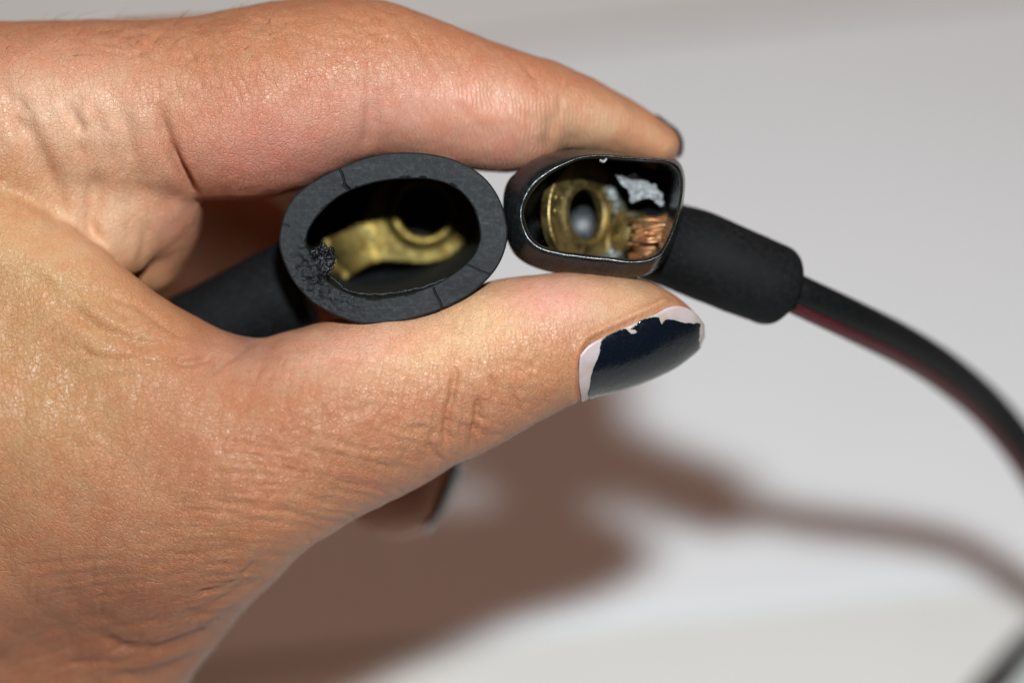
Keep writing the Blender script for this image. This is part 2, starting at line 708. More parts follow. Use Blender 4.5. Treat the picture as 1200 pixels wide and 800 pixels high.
# hidden fingers and palm behind
fld.chain([(-350, 330, -420, 190), (-100, 300, -400, 180), (60, 240, -390, 150)], 40)
fld.chain([(-300, 520, -380, 200), (-60, 520, -330, 170), (90, 480, -300, 120)], 40)
fld.chain([(40, 150, -345, 112), (200, 122, -345, 102), (330, 128, -370, 97), (435, 225, -405, 90), (482, 385, -415, 79),
           (486, 490, -395, 70), (470, 546, -365, 65), (463, 571, -350, 60)], 22)
fld.chain([(20, 230, -560, 110), (200, 235, -600, 100), (310, 270, -610, 95), (400, 350, -600, 85), (420, 440, -570, 74),
           (390, 510, -530, 66), (370, 540, -510, 58)], 22)
fld.chain([(0, 300, -640, 95), (170, 300, -670, 85), (270, 350, -680, 75), (310, 420, -670, 66), (300, 480, -650, 58)], 22)
# index finger
fld.chain([(-330, 190, -190, 165), (-120, 165, -140, 135), (40, 142, -112, 117), (130, 137, -104, 113), (220, 127, -98, 107),
           (300, 120, -92, 112), (365, 104, -88, 104), (430, 94, -86, 93), (500, 108, -90, 82), (560, 122, -96, 76),
           (602, 131, -100, 70, 1.05), (648, 127, -112, 52, 1.25), (700, 142, -130, 41, 1.45), (745, 158, -146, 32, 1.6),
           (772, 171, -152, 27, 1.6)], 26)
# flesh bulge at the base of the index finger
fld.chain([(40, 190, -98, 84), (115, 203, -112, 80), (158, 226, -126, 76), (178, 258, -158, 57), (172, 298, -184, 46)], 11)
fld.chain([(80, 225, -104, 70), (118, 256, -104, 60), (140, 282, -106, 44)], 12)
# web between index finger and thumb
fld.chain([(-260, 260, -120, 130), (-100, 285, -75, 112), (15, 316, -46, 82), (105, 374, -32, 73), (170, 426, -36, 74),
           (220, 470, -46, 80)], 13)
# thumb, from tip to the wrist
fld.chain([(788, 385, -64, 34), (757, 385, -60, 52), (712, 387, -54, 65), (657, 394, -45, 76), (597, 414, -50, 87),
           (537, 442, -54, 91), (490, 457, -57, 98), (440, 474, -60, 109), (345, 512, -64, 119), (280, 560, -66, 116),
           (195, 655, -138, 110), (112, 765, -255, 112), (40, 900, -410, 122), (-40, 1080, -560, 140)], 40)
# thenar fill, hand body and wrist
fld.chain([(210, 500, -70, 105), (60, 500, -80, 135), (-120, 440, -110, 160), (-330, 480, -180, 200)], 60)
fld.chain([(150, 585, -98, 114), (20, 612, -145, 138), (-150, 690, -280, 190), (-330, 800, -260, 230)], 60)
fld.chain([(80, 735, -280, 118), (-60, 850, -430, 170), (-250, 1000, -540, 200)], 60)

hv, hf = fld.mesh()
hand = mk("hand", hv, hf, M_SKIN, origin=U(150, 400, -80))
sub = hand.modifiers.new("sub", 'SUBSURF')
sub.levels = sub.render_levels = 1
dg = bpy.context.evaluated_depsgraph_get()
me2 = bpy.data.meshes.new_from_object(hand.evaluated_get(dg))
hand.modifiers.clear()
old = hand.data
hand.data = me2
bpy.data.meshes.remove(old)
me2.name = "hand"
hand["label"] = "left hand with chipped dark nail polish pinching two black connectors between thumb and index finger"
hand["category"] = "hand"

nvt = len(me2.vertices)
co = np.empty(nvt * 3, dtype=np.float32)
me2.vertices.foreach_get("co", co)
co = co.reshape(-1, 3).astype(np.float64)
nr = np.empty(nvt * 3, dtype=np.float32)
me2.vertices.foreach_get("normal", nr)
nr = nr.reshape(-1, 3).astype(np.float64)
# back into the modelling frame
off = np.array(hand.location)


def unW(wv):
    out = np.empty_like(wv)
    out[:, 0] = wv[:, 0]
    out[:, 1] = wv[:, 1] * ct + wv[:, 2] * st
    out[:, 2] = -wv[:, 1] * st + wv[:, 2] * ct
    return out


P = unW(co + off) / S
Nn = unW(nr)
kk = CAM_D / (CAM_D - P[:, 2])
ix = P[:, 0] * kk + 600
iy = 400 - P[:, 1] * kk
front = np.clip((Nn[:, 2] - 0.02) / 0.25, 0, 1) * (P[:, 2] > -240)

# --- creases: laid out on the surface as height strokes
GW, GH, GO = 1150, 1000, 200


def blur(img, sg):
    fy = np.fft.fftfreq(img.shape[0])[:, None]
    fx = np.fft.rfftfreq(img.shape[1])[None, :]
    k = np.exp(-2 * (np.pi * sg) ** 2 * (fx ** 2 + fy ** 2))
    return np.fft.irfft2(np.fft.rfft2(img) * k, s=img.shape)


layers = {s_: np.zeros((GH, GW)) for s_ in (1.9, 3.2, 5.5, 9.0)}


def stroke(pts, depth, sg, taper=True, wob=0.0):
    c = catmull(np.array(pts, float), 24) if len(pts) > 2 else np.linspace(pts[0], pts[-1], 60)
    seg = np.linalg.norm(np.diff(c, axis=0), axis=1)
    L = np.concatenate([[0], np.cumsum(seg)])
    n = max(int(L[-1] * 1.5), 4)
    s_ = np.linspace(0, L[-1], n)
    x = np.interp(s_, L, c[:, 0])
    y = np.interp(s_, L, c[:, 1])
    if wob:
        ph = rng.random(4) * 6.28
        w = wob * (np.sin(s_ / 9 + ph[0]) + 0.7 * np.sin(s_ / 4.3 + ph[1]))
        w2 = wob * (np.sin(s_ / 8 + ph[2]) + 0.7 * np.sin(s_ / 5.1 + ph[3]))
        x, y = x + w, y + w2
    wt = np.ones(n)
    if taper:
        t = np.linspace(0, 1, n)
        wt = np.clip(np.minimum(t, 1 - t) * 4, 0, 1) ** 0.8
    # normalised so that the groove reaches `depth`
    amp = depth * (L[-1] / n) * sg * math.sqrt(2 * math.pi)
    xi = np.round(x + GO).astype(int)
    yi = np.round(y + GO * 0.25).astype(int)
    ok = (xi >= 0) & (xi < GW) & (yi >= 0) & (yi < GH)
    np.add.at(layers[sg], (yi[ok], xi[ok]), -wt[ok] * amp)


# thumb knuckle wrinkles
stroke([(534, 430), (529, 465), (524, 500), (523, 528)], 7.5, 3.2, wob=0.7)
stroke([(526, 425), (536, 440), (532, 460)], 2.7, 1.9, wob=0.5)
stroke([(561, 465), (558, 490), (555, 510), (553, 530)], 8.3, 3.2, wob=0.7)
stroke([(573, 438), (578, 455), (582, 470)], 4.5, 1.9, wob=0.6)
stroke([(602, 460), (607, 478), (613, 488)], 3.9, 1.9, wob=0.6)
stroke([(556, 505), (575, 511), (590, 506)], 1.8, 3.2, wob=0.8)
stroke([(500, 520), (512, 535), (520, 545)], 4.5, 3.2, wob=0.6)
stroke([(546, 470), (540, 500), (537, 525)], 2.1, 1.9, wob=0.7)
for x0, y0, y1, dx in ((512, 470, 520, -4), (541, 440, 486, 3), (548, 488, 530, -2), (568, 478, 522, -3), (588, 468, 508, 4), (597, 450, 480, 3), (622, 455, 485, 5), (636, 448, 476, 4)):
    stroke([(x0, y0), (x0 + dx * 0.6 + 1, (y0 + y1) / 2), (x0 + dx, y1)], random.uniform(1.2, 2.4), 1.9, wob=0.9)
stroke([(671, 470), (671, 445), (675, 416), (686, 396), (706, 385), (733, 373), (764, 360), (780, 352)], -5.0, 3.2, taper=False)
# fold of the thumb root at the web
stroke([(258, 409), (240, 420), (215, 424), (190, 423)], 7.0, 3.2, wob=0.6)
stroke([(300, 398), (278, 412), (250, 432), (235, 437)], 5.0, 3.2, wob=0.5)
stroke([(225, 412), (190, 405), (140, 395), (90, 372), (40, 340)], 4.5, 5.5, wob=1.2)
stroke([(150, 400), (110, 378), (70, 345), (20, 310)], 3.0, 5.5, wob=1.2)
stroke([(205, 436), (170, 424), (120, 420), (80, 405)], 3.0, 3.2, wob=1.2)
stroke([(215, 400), (180, 372), (140, 350), (100, 335)], 2.4, 3.2, wob=1.0)
stroke([(160, 380), (120, 352), (80, 330)], 2.4, 5.5, wob=1.0)
stroke([(190, 445), (150, 440), (110, 450)], 1.6, 3.2, wob=1.0)
stroke([(245, 445), (330, 440), (380, 442)], 1.3, 3.2, wob=0.8)
# index finger joint creases
stroke([(430, 70), (435, 110), (433, 140), (428, 180)], 4.8, 5.5, wob=0.8)
stroke([(441, 90), (444, 130), (440, 172)], 2.4, 3.2, wob=0.8)
stroke([(645, 130), (646, 155), (641, 185)], 4.8, 5.5, wob=0.6)
stroke([(658, 110), (655, 140)], 2.1, 3.2)
for x0 in (345, 352, 362, 374, 383):
    stroke([(x0 - 4, 95 + random.uniform(-10, 10)), (x0 + 3, 130), (x0, 165 + random.uniform(-10, 12))], 0.9, 1.9, wob=0.6)
# fold between index finger and the bulge under it
stroke([(186, 118), (190, 145), (198, 172), (210, 200), (232, 236)], 11.2, 5.5)
stroke([(172, 258), (173, 275), (168, 300), (163, 320)], 4.0, 5.5)
stroke([(148, 230), (152, 255), (150, 285)], 2.5, 5.5)
stroke([(200, 170), (212, 200), (236, 240)], 9.0, 3.2)
stroke([(82, 120), (92, 145), (98, 160)], 7.5, 5.5, wob=1)
stroke([(5, 110), (25, 145), (45, 180), (62, 225), (72, 262)], 10.5, 9.0, wob=1)
stroke([(112, 205), (110, 240), (103, 272)], 11.0, 9.0)
stroke([(104, 255), (108, 272), (120, 285)], 7.5, 5.5)
stroke([(150, 175), (160, 215), (172, 265)], 5.1, 9.0)
stroke([(140, 130), (150, 165), (158, 190)], 4.5, 5.5, wob=1)
for i in range(26):
    x0 = random.uniform(-10, 190)
    y0 = random.uniform(85, 165)
    l = random.uniform(18, 45)
    stroke([(x0, y0), (x0 + l * 0.28, y0 + l * 0.5), (x0 + l * 0.35, y0 + l)], random.uniform(0.8, 2.4), random.choice([3.2, 5.5]), wob=1)
# deep folds near the wrist
stroke([(100, 742), (150, 760), (195, 758), (240, 744), (285, 715)], 6.5, 5.5, wob=0.8)
stroke([(215, 752), (250, 738), (290, 706)], 4.0, 9.0)
stroke([(120, 795), (180, 792), (215, 778), (240, 762)], 5.5, 5.5, wob=0.8)
stroke([(205, 722), (240, 715), (285, 690), (310, 668)], 5.5, 5.5, wob=0.8)
stroke([(220, 700), (260, 690), (310, 655)], 3.5, 3.2, wob=1)
stroke([(70, 775), (120, 778), (170, 772)], 2.6, 3.2, wob=1)

# families of fine wrinkles following arcs about the web
CX, CY = 290.0, 395.0


def arc_family(n, r0, r1, a0, a1, l0, l1, d0, d1, sgs, skew=0.0):
    for _ in range(n):
        r = random.uniform(r0, r1)
        a = math.radians(random.uniform(a0, a1))
        l = random.uniform(l0, l1)
        da = l / r
        sk = random.gauss(skew, 0.10)
        pts = []
        for t in (-0.5, -0.17, 0.17, 0.5):
            aa = a + da * t
            rr = r + sk * l * t + random.gauss(0, 1.2)
            pts.append((CX + rr * math.cos(aa), CY + rr * math.sin(aa)))
        stroke(pts, random.uniform(d0, d1), random.choice(sgs), wob=0.7)


def field_family(n, box, ang, l0, l1, d0, d1, sgs, wob=0.6, inside=None):
    k_ = 0
    while k_ < n:
        x, y = random.uniform(box[0], box[2]), random.uniform(box[1], box[3])
        if inside and not inside(x, y):
            continue
        k_ += 1
        l = random.uniform(l0, l1)
        pts = [(x, y)]
        for sg_ in (-1, 1):
            cx, cy = x, y
            for _ in range(4):
                a = math.radians(ang(cx, cy) + random.gauss(0, 4))
                cx, cy = cx + sg_ * l / 8 * math.cos(a), cy + sg_ * l / 8 * math.sin(a)
                pts = pts + [(cx, cy)] if sg_ > 0 else [(cx, cy)] + pts
        stroke(pts, random.uniform(d0, d1), random.choice(sgs), wob=wob)


def low_ang(x, y):       # lines on the ball of the thumb: level, dipping to the right near the thumb, rising at the wrist edge
    return np.interp(y, [470, 560, 640, 700, 780], [14, 9, 3, -6, -14]) + np.interp(x, [200, 450], [-6, 6])


edge_y = lambda x: np.interp(x, [210, 260, 330, 430, 520, 640], [800, 730, 655, 600, 550, 485])
field_family(430, (190, 500, 520, 800), low_ang, 35, 120, 0.2, 0.62, [1.9], inside=lambda x, y: edge_y(x) - 190 < y < edge_y(x) + 5)
field_family(170, (60, 640, 300, 800), low_ang, 50, 140, 0.25, 0.75, [1.9, 1.9, 3.2], inside=lambda x, y: edge_y(x) - 150 < y)
field_family(230, (20, 430, 300, 720), lambda x, y: np.interp(x, [20, 120, 300], [88, 100, 118]), 30, 90, 0.3, 0.8, [1.9])
field_family(170, (250, 420, 520, 590), lambda x, y: 112, 15, 45, 0.4, 0.9, [1.9])
field_family(130, (280, 420, 640, 540), lambda x, y: 12, 15, 50, 0.4, 1.0, [1.9])
# cross lines (radial)
for _ in range(120):
    r = random.uniform(60, 380)
    a = math.radians(random.uniform(10, 185))
    l = random.uniform(12, 38)
    tx, ty = CX + r * math.cos(a), CY + r * math.sin(a)
    b2 = a + random.gauss(0, 0.45)
    stroke([(tx - l / 2 * math.cos(b2), ty - l / 2 * math.sin(b2)), (tx + random.gauss(0, 1.5), ty + random.gauss(0, 1.5)),
            (tx + l / 2 * math.cos(b2), ty + l / 2 * math.sin(b2))], random.uniform(0.5, 1.3), 1.9, wob=0.7)
# thumb shaft: lines across the thumb and between
for _ in range(190):
    t = random.random()
    sx = 330 + t * 320
    sy = 500 - t * 110 + random.uniform(-70, 90) * (1 - 0.35 * t)
    b2 = math.radians(random.choice([75, 100, 150, 20]) + random.gauss(0, 14))
    l = random.uniform(10, 32)
    stroke([(sx - l / 2 * math.cos(b2), sy - l / 2 * math.sin(b2)), (sx + random.gauss(0, 1), sy + random.gauss(0, 1)),
            (sx + l / 2 * math.cos(b2), sy + l / 2 * math.sin(b2))], random.uniform(0.4, 1.0), 1.9, wob=0.6)
# index finger: curved light lines on the back
for _ in range(150):
    sx = random.uniform(200, 640)
    top = 20 + max(0, sx - 430) * 0.28
    sy = top + random.uniform(8, 95)
    l = random.uniform(14, 48)
    stroke([(sx - l * 0.35, sy - l * 0.5), (sx + l * 0.02, sy), (sx + l * 0.2, sy + l * 0.5)], random.uniform(0.4, 1.1), 1.9, wob=0.6)
for _ in range(140):
    sx = random.uniform(120, 470)
    sy = random.uniform(12, 70)
    l = random.uniform(12, 36)
    b2 = math.radians(random.gauss(10, 25))
    stroke([(sx - l / 2 * math.cos(b2), sy - l / 2 * math.sin(b2)), (sx, sy + random.gauss(0, 1)),
            (sx + l / 2 * math.cos(b2), sy + l / 2 * math.sin(b2))], random.uniform(0.5, 1.3), 1.9, wob=0.7)

height = np.zeros((GH, GW))
for sg, im in layers.items():
    # a stroke groove, with a little pushed-up lip either side
    height += blur(im, sg) - 0.10 * blur(im, sg * 2.4)
gx = np.clip(ix + GO, 0, GW - 1.01)
gy = np.clip(iy + GO * 0.25, 0, GH - 1.01)
i0, j0 = gx.astype(int), gy.astype(int)
fx_, fy_ = gx - i0, gy - j0
hs = (height[j0, i0] * (1 - fx_) * (1 - fy_) + height[j0, np.minimum(i0 + 1, GW - 1)] * fx_ * (1 - fy_)
      + height[np.minimum(j0 + 1, GH - 1), i0] * (1 - fx_) * fy_
      + height[np.minimum(j0 + 1, GH - 1), np.minimum(i0 + 1, GW - 1)] * fx_ * fy_)
disp = np.clip(hs, -18, 6) * front
disp += vnoise(P, 1 / 70.0, 3, 2) * 2.2 + vnoise(P, 1 / 24.0, 5, 2) * 0.7
P = P + Nn * disp[:, None]
newco = W(P) - off
me2.vertices.foreach_set("co", newco.astype(np.float32).ravel())
me2.update()

# --- skin colour, with some sheen and falloff painted in: pinker on the finger side, paler where pressed, tan on the back
TONE = np.array([0.95, 0.835, 0.77])
tone = np.zeros((nvt, 3))
base_tan = np.array([0.50, 0.245, 0.130])
tone[:] = base_tan


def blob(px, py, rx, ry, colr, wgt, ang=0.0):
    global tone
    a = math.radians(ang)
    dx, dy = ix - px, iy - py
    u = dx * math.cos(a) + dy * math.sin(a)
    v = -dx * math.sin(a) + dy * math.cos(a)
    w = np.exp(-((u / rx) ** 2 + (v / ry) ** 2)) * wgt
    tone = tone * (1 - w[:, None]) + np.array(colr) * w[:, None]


blob(60, 430, 130, 160, (0.54, 0.31, 0.155), 0.8)
blob(20, 250, 90, 80, (0.62, 0.40, 0.20), 0.7)
blob(130, 250, 90, 60, (0.66, 0.44, 0.29), 0.9)
blob(320, 165, 140, 60, (0.60, 0.285, 0.215), 0.9)
blob(470, 140, 130, 55, (0.62, 0.335, 0.250), 0.85)
blob(590, 150, 80, 55, (0.60, 0.34, 0.24), 0.8)
blob(690, 150, 60, 40, (0.62, 0.42, 0.27), 0.9)
blob(770, 170, 40, 30, (0.56, 0.34, 0.20), 0.8)
blob(330, 40, 200, 45, (0.50, 0.255, 0.145), 0.6)
blob(60, 60, 120, 45, (0.54, 0.255, 0.155), 0.7)
blob(560, 60, 120, 30, (0.52, 0.235, 0.130), 0.5, 20)
blob(380, 415, 130, 40, (0.66, 0.40, 0.27), 0.9, -12)
blob(540, 385, 110, 45, (0.70, 0.48, 0.28), 0.95, -20)
blob(640, 350, 60, 30, (0.66, 0.39, 0.31), 0.85)
blob(720, 350, 60, 28, (0.64, 0.46, 0.29), 0.9)
blob(620, 430, 60, 40, (0.60, 0.32, 0.17), 0.7)
blob(280, 410, 50, 22, (0.64, 0.36, 0.27), 0.7)
blob(560, 490, 70, 45, (0.50, 0.25, 0.145), 0.7)
blob(220, 560, 180, 100, (0.50, 0.25, 0.135), 0.6)
blob(50, 470, 110, 120, (0.46, 0.275, 0.125), 0.85)
blob(40, 330, 90, 50, (0.52, 0.335, 0.150), 0.8, 25)
blob(70, 130, 110, 55, (0.78, 0.56, 0.41), 0.8)  # flash sheen at the upper left, painted as paler skin
blob(130, 235, 60, 50, (0.72, 0.50, 0.33), 0.8)
blob(205, 265, 30, 40, (0.55, 0.27, 0.19), 0.7)
blob(330, 190, 120, 35, (0.60, 0.27, 0.22), 0.7, -8)
blob(470, 120, 110, 45, (0.68, 0.38, 0.30), 0.7)
blob(590, 175, 50, 30, (0.60, 0.31, 0.25), 0.7)
blob(560, 375, 90, 38, (0.76, 0.56, 0.34), 0.8, -20)
blob(420, 405, 90, 28, (0.72, 0.44, 0.33), 0.8, -12)
blob(645, 350, 50, 26, (0.72, 0.41, 0.35), 0.8)
blob(300, 560, 120, 70, (0.47, 0.225, 0.115), 0.6, -30)
blob(110, 600, 90, 60, (0.50, 0.255, 0.135), 0.5)
blob(150, 740, 200, 110, (0.29, 0.120, 0.060), 0.92)  # painted shade: darkens the lower hand where it turns from the flash
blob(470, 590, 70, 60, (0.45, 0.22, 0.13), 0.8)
at = me2.attributes.new("skin_tone_shade", 'FLOAT_COLOR', 'POINT')
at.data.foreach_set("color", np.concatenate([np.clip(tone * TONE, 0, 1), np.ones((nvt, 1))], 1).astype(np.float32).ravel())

# --- grain coordinates (mm): x runs across the skin lines
rho = np.hypot(ix - CX, iy - CY)
phi = np.mod(np.arctan2(iy - CY, ix - CX) + 1.0, 2 * np.pi)
gA = np.stack([rho, phi * 200.0, P[:, 2]], 1) / 10
gB = np.stack([ix + 0.004 * (iy - 150) ** 2 * 0.3, iy, P[:, 2]], 1) / 10
isidx = 1 / (1 + np.exp(-((0.10 * ix + 285) - iy) / 14))
for nm, arr in (("grain", gA), ("grain_finger", gB)):
    at = me2.attributes.new(nm, 'FLOAT_VECTOR', 'POINT')
    at.data.foreach_set("vector", arr.astype(np.float32).ravel())
at = me2.attributes.new("finger", 'FLOAT', 'POINT')
at.data.foreach_set("value", isidx.astype(np.float32))
rd = np.exp(-((ix - 600) / 190) ** 4) * np.clip((iy - (45 + 0.25 * np.abs(ix - 560) + 30)) / 40, 0, 1) * (iy < 230)
at = me2.attributes.new("ridge", 'FLOAT', 'POINT')
at.data.foreach_set("value", np.clip(rd, 0, 1).astype(np.float32))


# ------------------------------------------------------------------ nails
def nail_patch(fn, nu_, nv_, lift, keep=None, clear=2.0):
    """fn(u, v) -> frame point; pushed clear of the flesh"""
    u = np.linspace(0, 1, nu_)
    v = np.linspace(0, 1, nv_)
    Q = np.array([fn(a, b2) for a in u for b2 in v])
    for _ in range(3):
        d = fld.sample(Q)
        g_ = fld.grad(Q)
        Q = Q + g_ * np.maximum(clear - d, 0)[:, None]
    Q = Q.reshape(nu_, nv_, 3)
    # outward normals from the patch itself
    du = np.gradient(Q, axis=0)
    dv = np.gradient(Q, axis=1)
    nn = np.cross(dv, du)
    nn /= np.linalg.norm(nn, axis=2)[..., None] + 1e-9
    gg = fld.grad(Q.reshape(-1, 3)).reshape(nu_, nv_, 3)
    sgn = np.sign((nn * gg).sum(2).mean())
    nn *= sgn
    return Q + nn * lift, nn


def shell(Q, nn, th, mask=None):
    nu_, nv_, _ = Q.shape
    topv = Q.reshape(-1, 3)
    botv = (Q - nn * th).reshape(-1, 3)
    n = len(topv)
    keep = np.ones((nu_ - 1, nv_ - 1), bool) if mask is None else mask
    F = []
    ed = {}
    for i in range(nu_ - 1):
        for j in range(nv_ - 1):
            if not keep[i, j]:
                continue
            a, b2, c, d = i * nv_ + j, (i + 1) * nv_ + j, (i + 1) * nv_ + j + 1, i * nv_ + j + 1
            F.append((a, b2, c, d))
            F.append((n + d, n + c, n + b2, n + a))
            for e in ((a, b2), (b2, c), (c, d), (d, a)):
                if (e[1], e[0]) in ed:
                    del ed[(e[1], e[0])]
                else:
                    ed[e] = 1
    for (a, b2) in ed:
        F.append((b2, a, n + a, n + b2))
    V = np.concatenate([topv, botv])
    used = np.unique(np.array([i for f in F for i in f]))
    mp = np.full(len(V), -1)
    mp[used] = np.arange(len(used))
    return V[used], [tuple(int(mp[i]) for i in f) for f in F]


def interp_pts(us, pts, u):
    pts = np.array(pts, float)
    return np.array([np.interp(u, us, pts[:, k]) for k in range(pts.shape[1])])


upc = catmull([(680, 416), (690, 404), (707, 395), (733, 383), (765, 369), (783, 360), (797, 359), (812, 366), (823, 380)], 12)
loc = catmull([(677, 460), (686, 463), (703, 461), (733, 453), (762, 442), (785, 431), (803, 419), (816, 408), (824, 394)], 12)


def thumb_nail(u, v):
    i = u * (len(upc) - 1)
    a = np.array([np.interp(i, np.arange(len(upc)), upc[:, k]) for k in (0, 1)])
    b2 = np.array([np.interp(i, np.arange(len(loc)), loc[:, k]) for k in (0, 1)])
    th = v * math.radians(140)
    rz = 70 * (1 - u ** 3 * 0.7) + 3
    zc = -44 - 22 * u
    p = a + (b2 - a) * math.sin(th)
    z = zc + rz * math.cos(th)
    return U(p[0], p[1], z)


Q, nn = nail_patch(thumb_nail, 60, 48, 2.5)
V, F = shell(Q, nn, 5.0)
nail = mk("fingernail", V, F, M_NAIL, parent=hand, label="thumbnail with chipped navy polish")
fix_normals(nail)
Q, nn = nail_patch(thumb_nail, 260, 200, 2.5)
Q = Q + nn * 0.3
uu, vv = np.meshgrid((np.arange(259) + 0.5) / 259, (np.arange(199) + 0.5) / 199, indexing='ij')
jit = vnoise(np.stack([uu.ravel() * 40, vv.ravel() * 40, 0 * uu.ravel()], 1), 0.35, 9, 4).reshape(uu.shape)
jit2 = vnoise(np.stack([uu.ravel() * 40, vv.ravel() * 40, 0 * uu.ravel()], 1), 0.12, 4, 2).reshape(uu.shape)
cQ = 0.25 * (Q[:-1, :-1] + Q[1:, :-1] + Q[:-1, 1:] + Q[1:, 1:])
kq = CAM_D / (CAM_D - cQ[..., 2])
px_, py_ = cQ[..., 0] * kq + 600, 400 - cQ[..., 1] * kq
lim_top = np.interp(px_, [690, 706, 718, 733, 737, 741, 751, 765, 772, 775, 779, 789, 800, 816, 830],
                    [416, 397, 388, 385, 389, 384, 376, 371, 372, 379, 374, 375, 379, 379, 382])
lim_left = np.interp(py_, [395, 417, 435, 460], [705, 701, 695, 690])
cut = (py_ - lim_top) + jit * 1.2
cut2 = (px_ - lim_left) + jit * 1.7
cut3 = (819.5 - px_) + jit * 1.6 - np.clip(py_ - 395, 0, 100) * 0.05
back = vv > 0.66
mask = ((cut > 0) | back) & (cut2 > 0) & (cut3 > 0) & (vv < 0.93)
mask &= ~((((px_ - 741) / 4.5) ** 2 + ((py_ - 388) / 2.6) ** 2 + jit * 0.5) < 1)
V, F = shell(Q + nn * 0.9, nn, 1.1, mask)
pol = mk("nail_polish", V, F, M_POLISH, parent=nail)
fix_normals(pol)


def simple_nail(c0, c1, painted, bare, dorsal, name, width, parent, lab):
    """nail on a finger tip: c0 base, c1 tip (frame), wrapped about the dorsal side"""
    c0, c1 = np.array(c0), np.array(c1)
    t = c1 - c0
    L = np.linalg.norm(t)
    t = t / L
    d = np.array(dorsal, float)
    d -= t * d.dot(t)
    d /= np.linalg.norm(d)
    w = np.cross(t, d)

    def fn(u, v):
        th = (v - 0.5) * math.radians(150)
        rr = width * (1 - 0.25 * u ** 4) * min(1, (u + 0.04) * 6) ** 0.5
        return c0 + t * L * u + w * rr * math.sin(th) + d * width * 0.75 * (math.cos(th) - 0.1) * (1 - 0.35 * u * u)
    Q, nn = nail_patch(fn, 30, 24, 1.0 if painted else 2.0, clear=2.4 if painted else 2.0)
    V, F = shell(Q - nn * (1.2 if painted else 0), nn, 2.6 if painted else 4.0)
    nl = mk(name, V, F, M_POLISH if painted else M_NAIL, parent=parent, label=lab)
    fix_normals(nl)
    if painted:
        return nl
    m = np.ones((29, 23), bool)
    m[:3] = False
    m[-bare:] = False
    V, F = shell(Q + nn * 1.2, nn, 1.4, m)
    pl = mk("nail_polish", V, F, M_POLISH, parent=nl)
    fix_normals(pl)
    return nl


simple_nail(U(748, 160, -168), U(790, 192, -172), True, 1, (0.62, 0.72, -0.40), "fingernail", 27, hand, "dark nail of the index finger seen edge on")
simple_nail(U(508, 535, -378), U(484, 618, -352), False, 2, (0.90, -0.1, -0.30), "fingernail", 42, hand, "dark nail of the middle finger below the thumb")


# ------------------------------------------------------------------ connector builder
def by_angle(pts, c, n):
    p = catmull(pts, 16, closed=True)
    a = np.arctan2(-(p[:, 1] - c[1]), p[:, 0] - c[0])
    r = np.hypot(p[:, 0] - c[0], p[:, 1] - c[1])
    o = np.argsort(a)
    a, r = a[o], r[o]
    th = np.linspace(-math.pi, math.pi, n, endpoint=False)
    rr = np.interp(th, np.concatenate([a - 2 * np.pi, a, a + 2 * np.pi]), np.concatenate([r, r, r]))
    return np.stack([c[0] + rr * np.cos(th), c[1] - rr * np.sin(th)], 1)


def loft(rings, closed_start=True, closed_end=True):
    n = len(rings[0])
    V = np.concatenate(rings)
    m = len(rings)
    i = np.arange(m - 1)[:, None] * n
    j = np.arange(n)[None, :]
    j2 = (j + 1) % n
    F = np.stack([i + j, i + j2, i + n + j2, i + n + j], -1).reshape(-1, 4)
    F = [tuple(f) for f in F.tolist()]
    if closed_start:
        F.append(tuple(range(n))[::-1])
    if closed_end:
        F.append(tuple(range((m - 1) * n, m * n)))
    return V, F


def ring_at(c2, z):
    k = (CAM_D - z) / CAM_D if np.isscalar(z) else (CAM_D - z) / CAM_D
    zz = np.full(len(c2), z) if np.isscalar(z) else z
    return np.stack([(c2[:, 0] - 600) * k, -(c2[:, 1] - 400) * k, zz], 1)


zo = lambda x, y: (300 + x / 3.2, 150 + y / 3.2)
out1 = [zo(*p) for p in [(86, 430), (95, 355), (122, 285), (165, 235), (240, 185), (330, 142), (430, 107), (540, 92), (660, 99),
                         (765, 128), (855, 185), (915, 270), (943, 375), (933, 460), (888, 545), (800, 626), (690, 682), (560, 722),
                         (420, 736), (325, 715), (228, 665), (150, 590), (104, 505)]]
in1 = [zo(*p) for p in [(190, 425), (205, 370), (265, 295), (345, 240), (450, 205), (560, 192), (660, 196), (750, 228), (808, 290),
                        (834, 365), (838, 420), (812, 480), (760, 530), (690, 576), (600, 612), (480, 637), (380, 630), (310, 602),
                        (262, 570), (235, 520), (205, 470)]]
c1 = (462.0, 277.0)
NA = 900
o1, i1 = by_angle(out1, c1, NA), by_angle(in1, (462.0, 280.0), NA)
conA = thing("cable_connector", U(462, 278, -100),
             "matt black connector with thick oval rubber mouth, torn lower edge and brass eyelet lug", "connector")
cr = lambda a, s, sh: (a - np.array(c1)) * s + np.array(c1) + np.array(sh)
rings = []
for s_, z, sh in ((0.55, -262, (-6, -6)), (0.78, -260, (-6, -6)), (0.85, -250, (-6, -6)), (0.88, -225, (-5, -5)), (0.92, -150, (-3, -3)),
                  (0.95, -80, (-1, -1)), (0.975, -35, (0, 0)), (0.99, -14, (0, 0)), (0.997, -5, (0, 0))):
    rings.append(ring_at(cr(o1, s_, sh), z))
NR = 46
face_pts = []
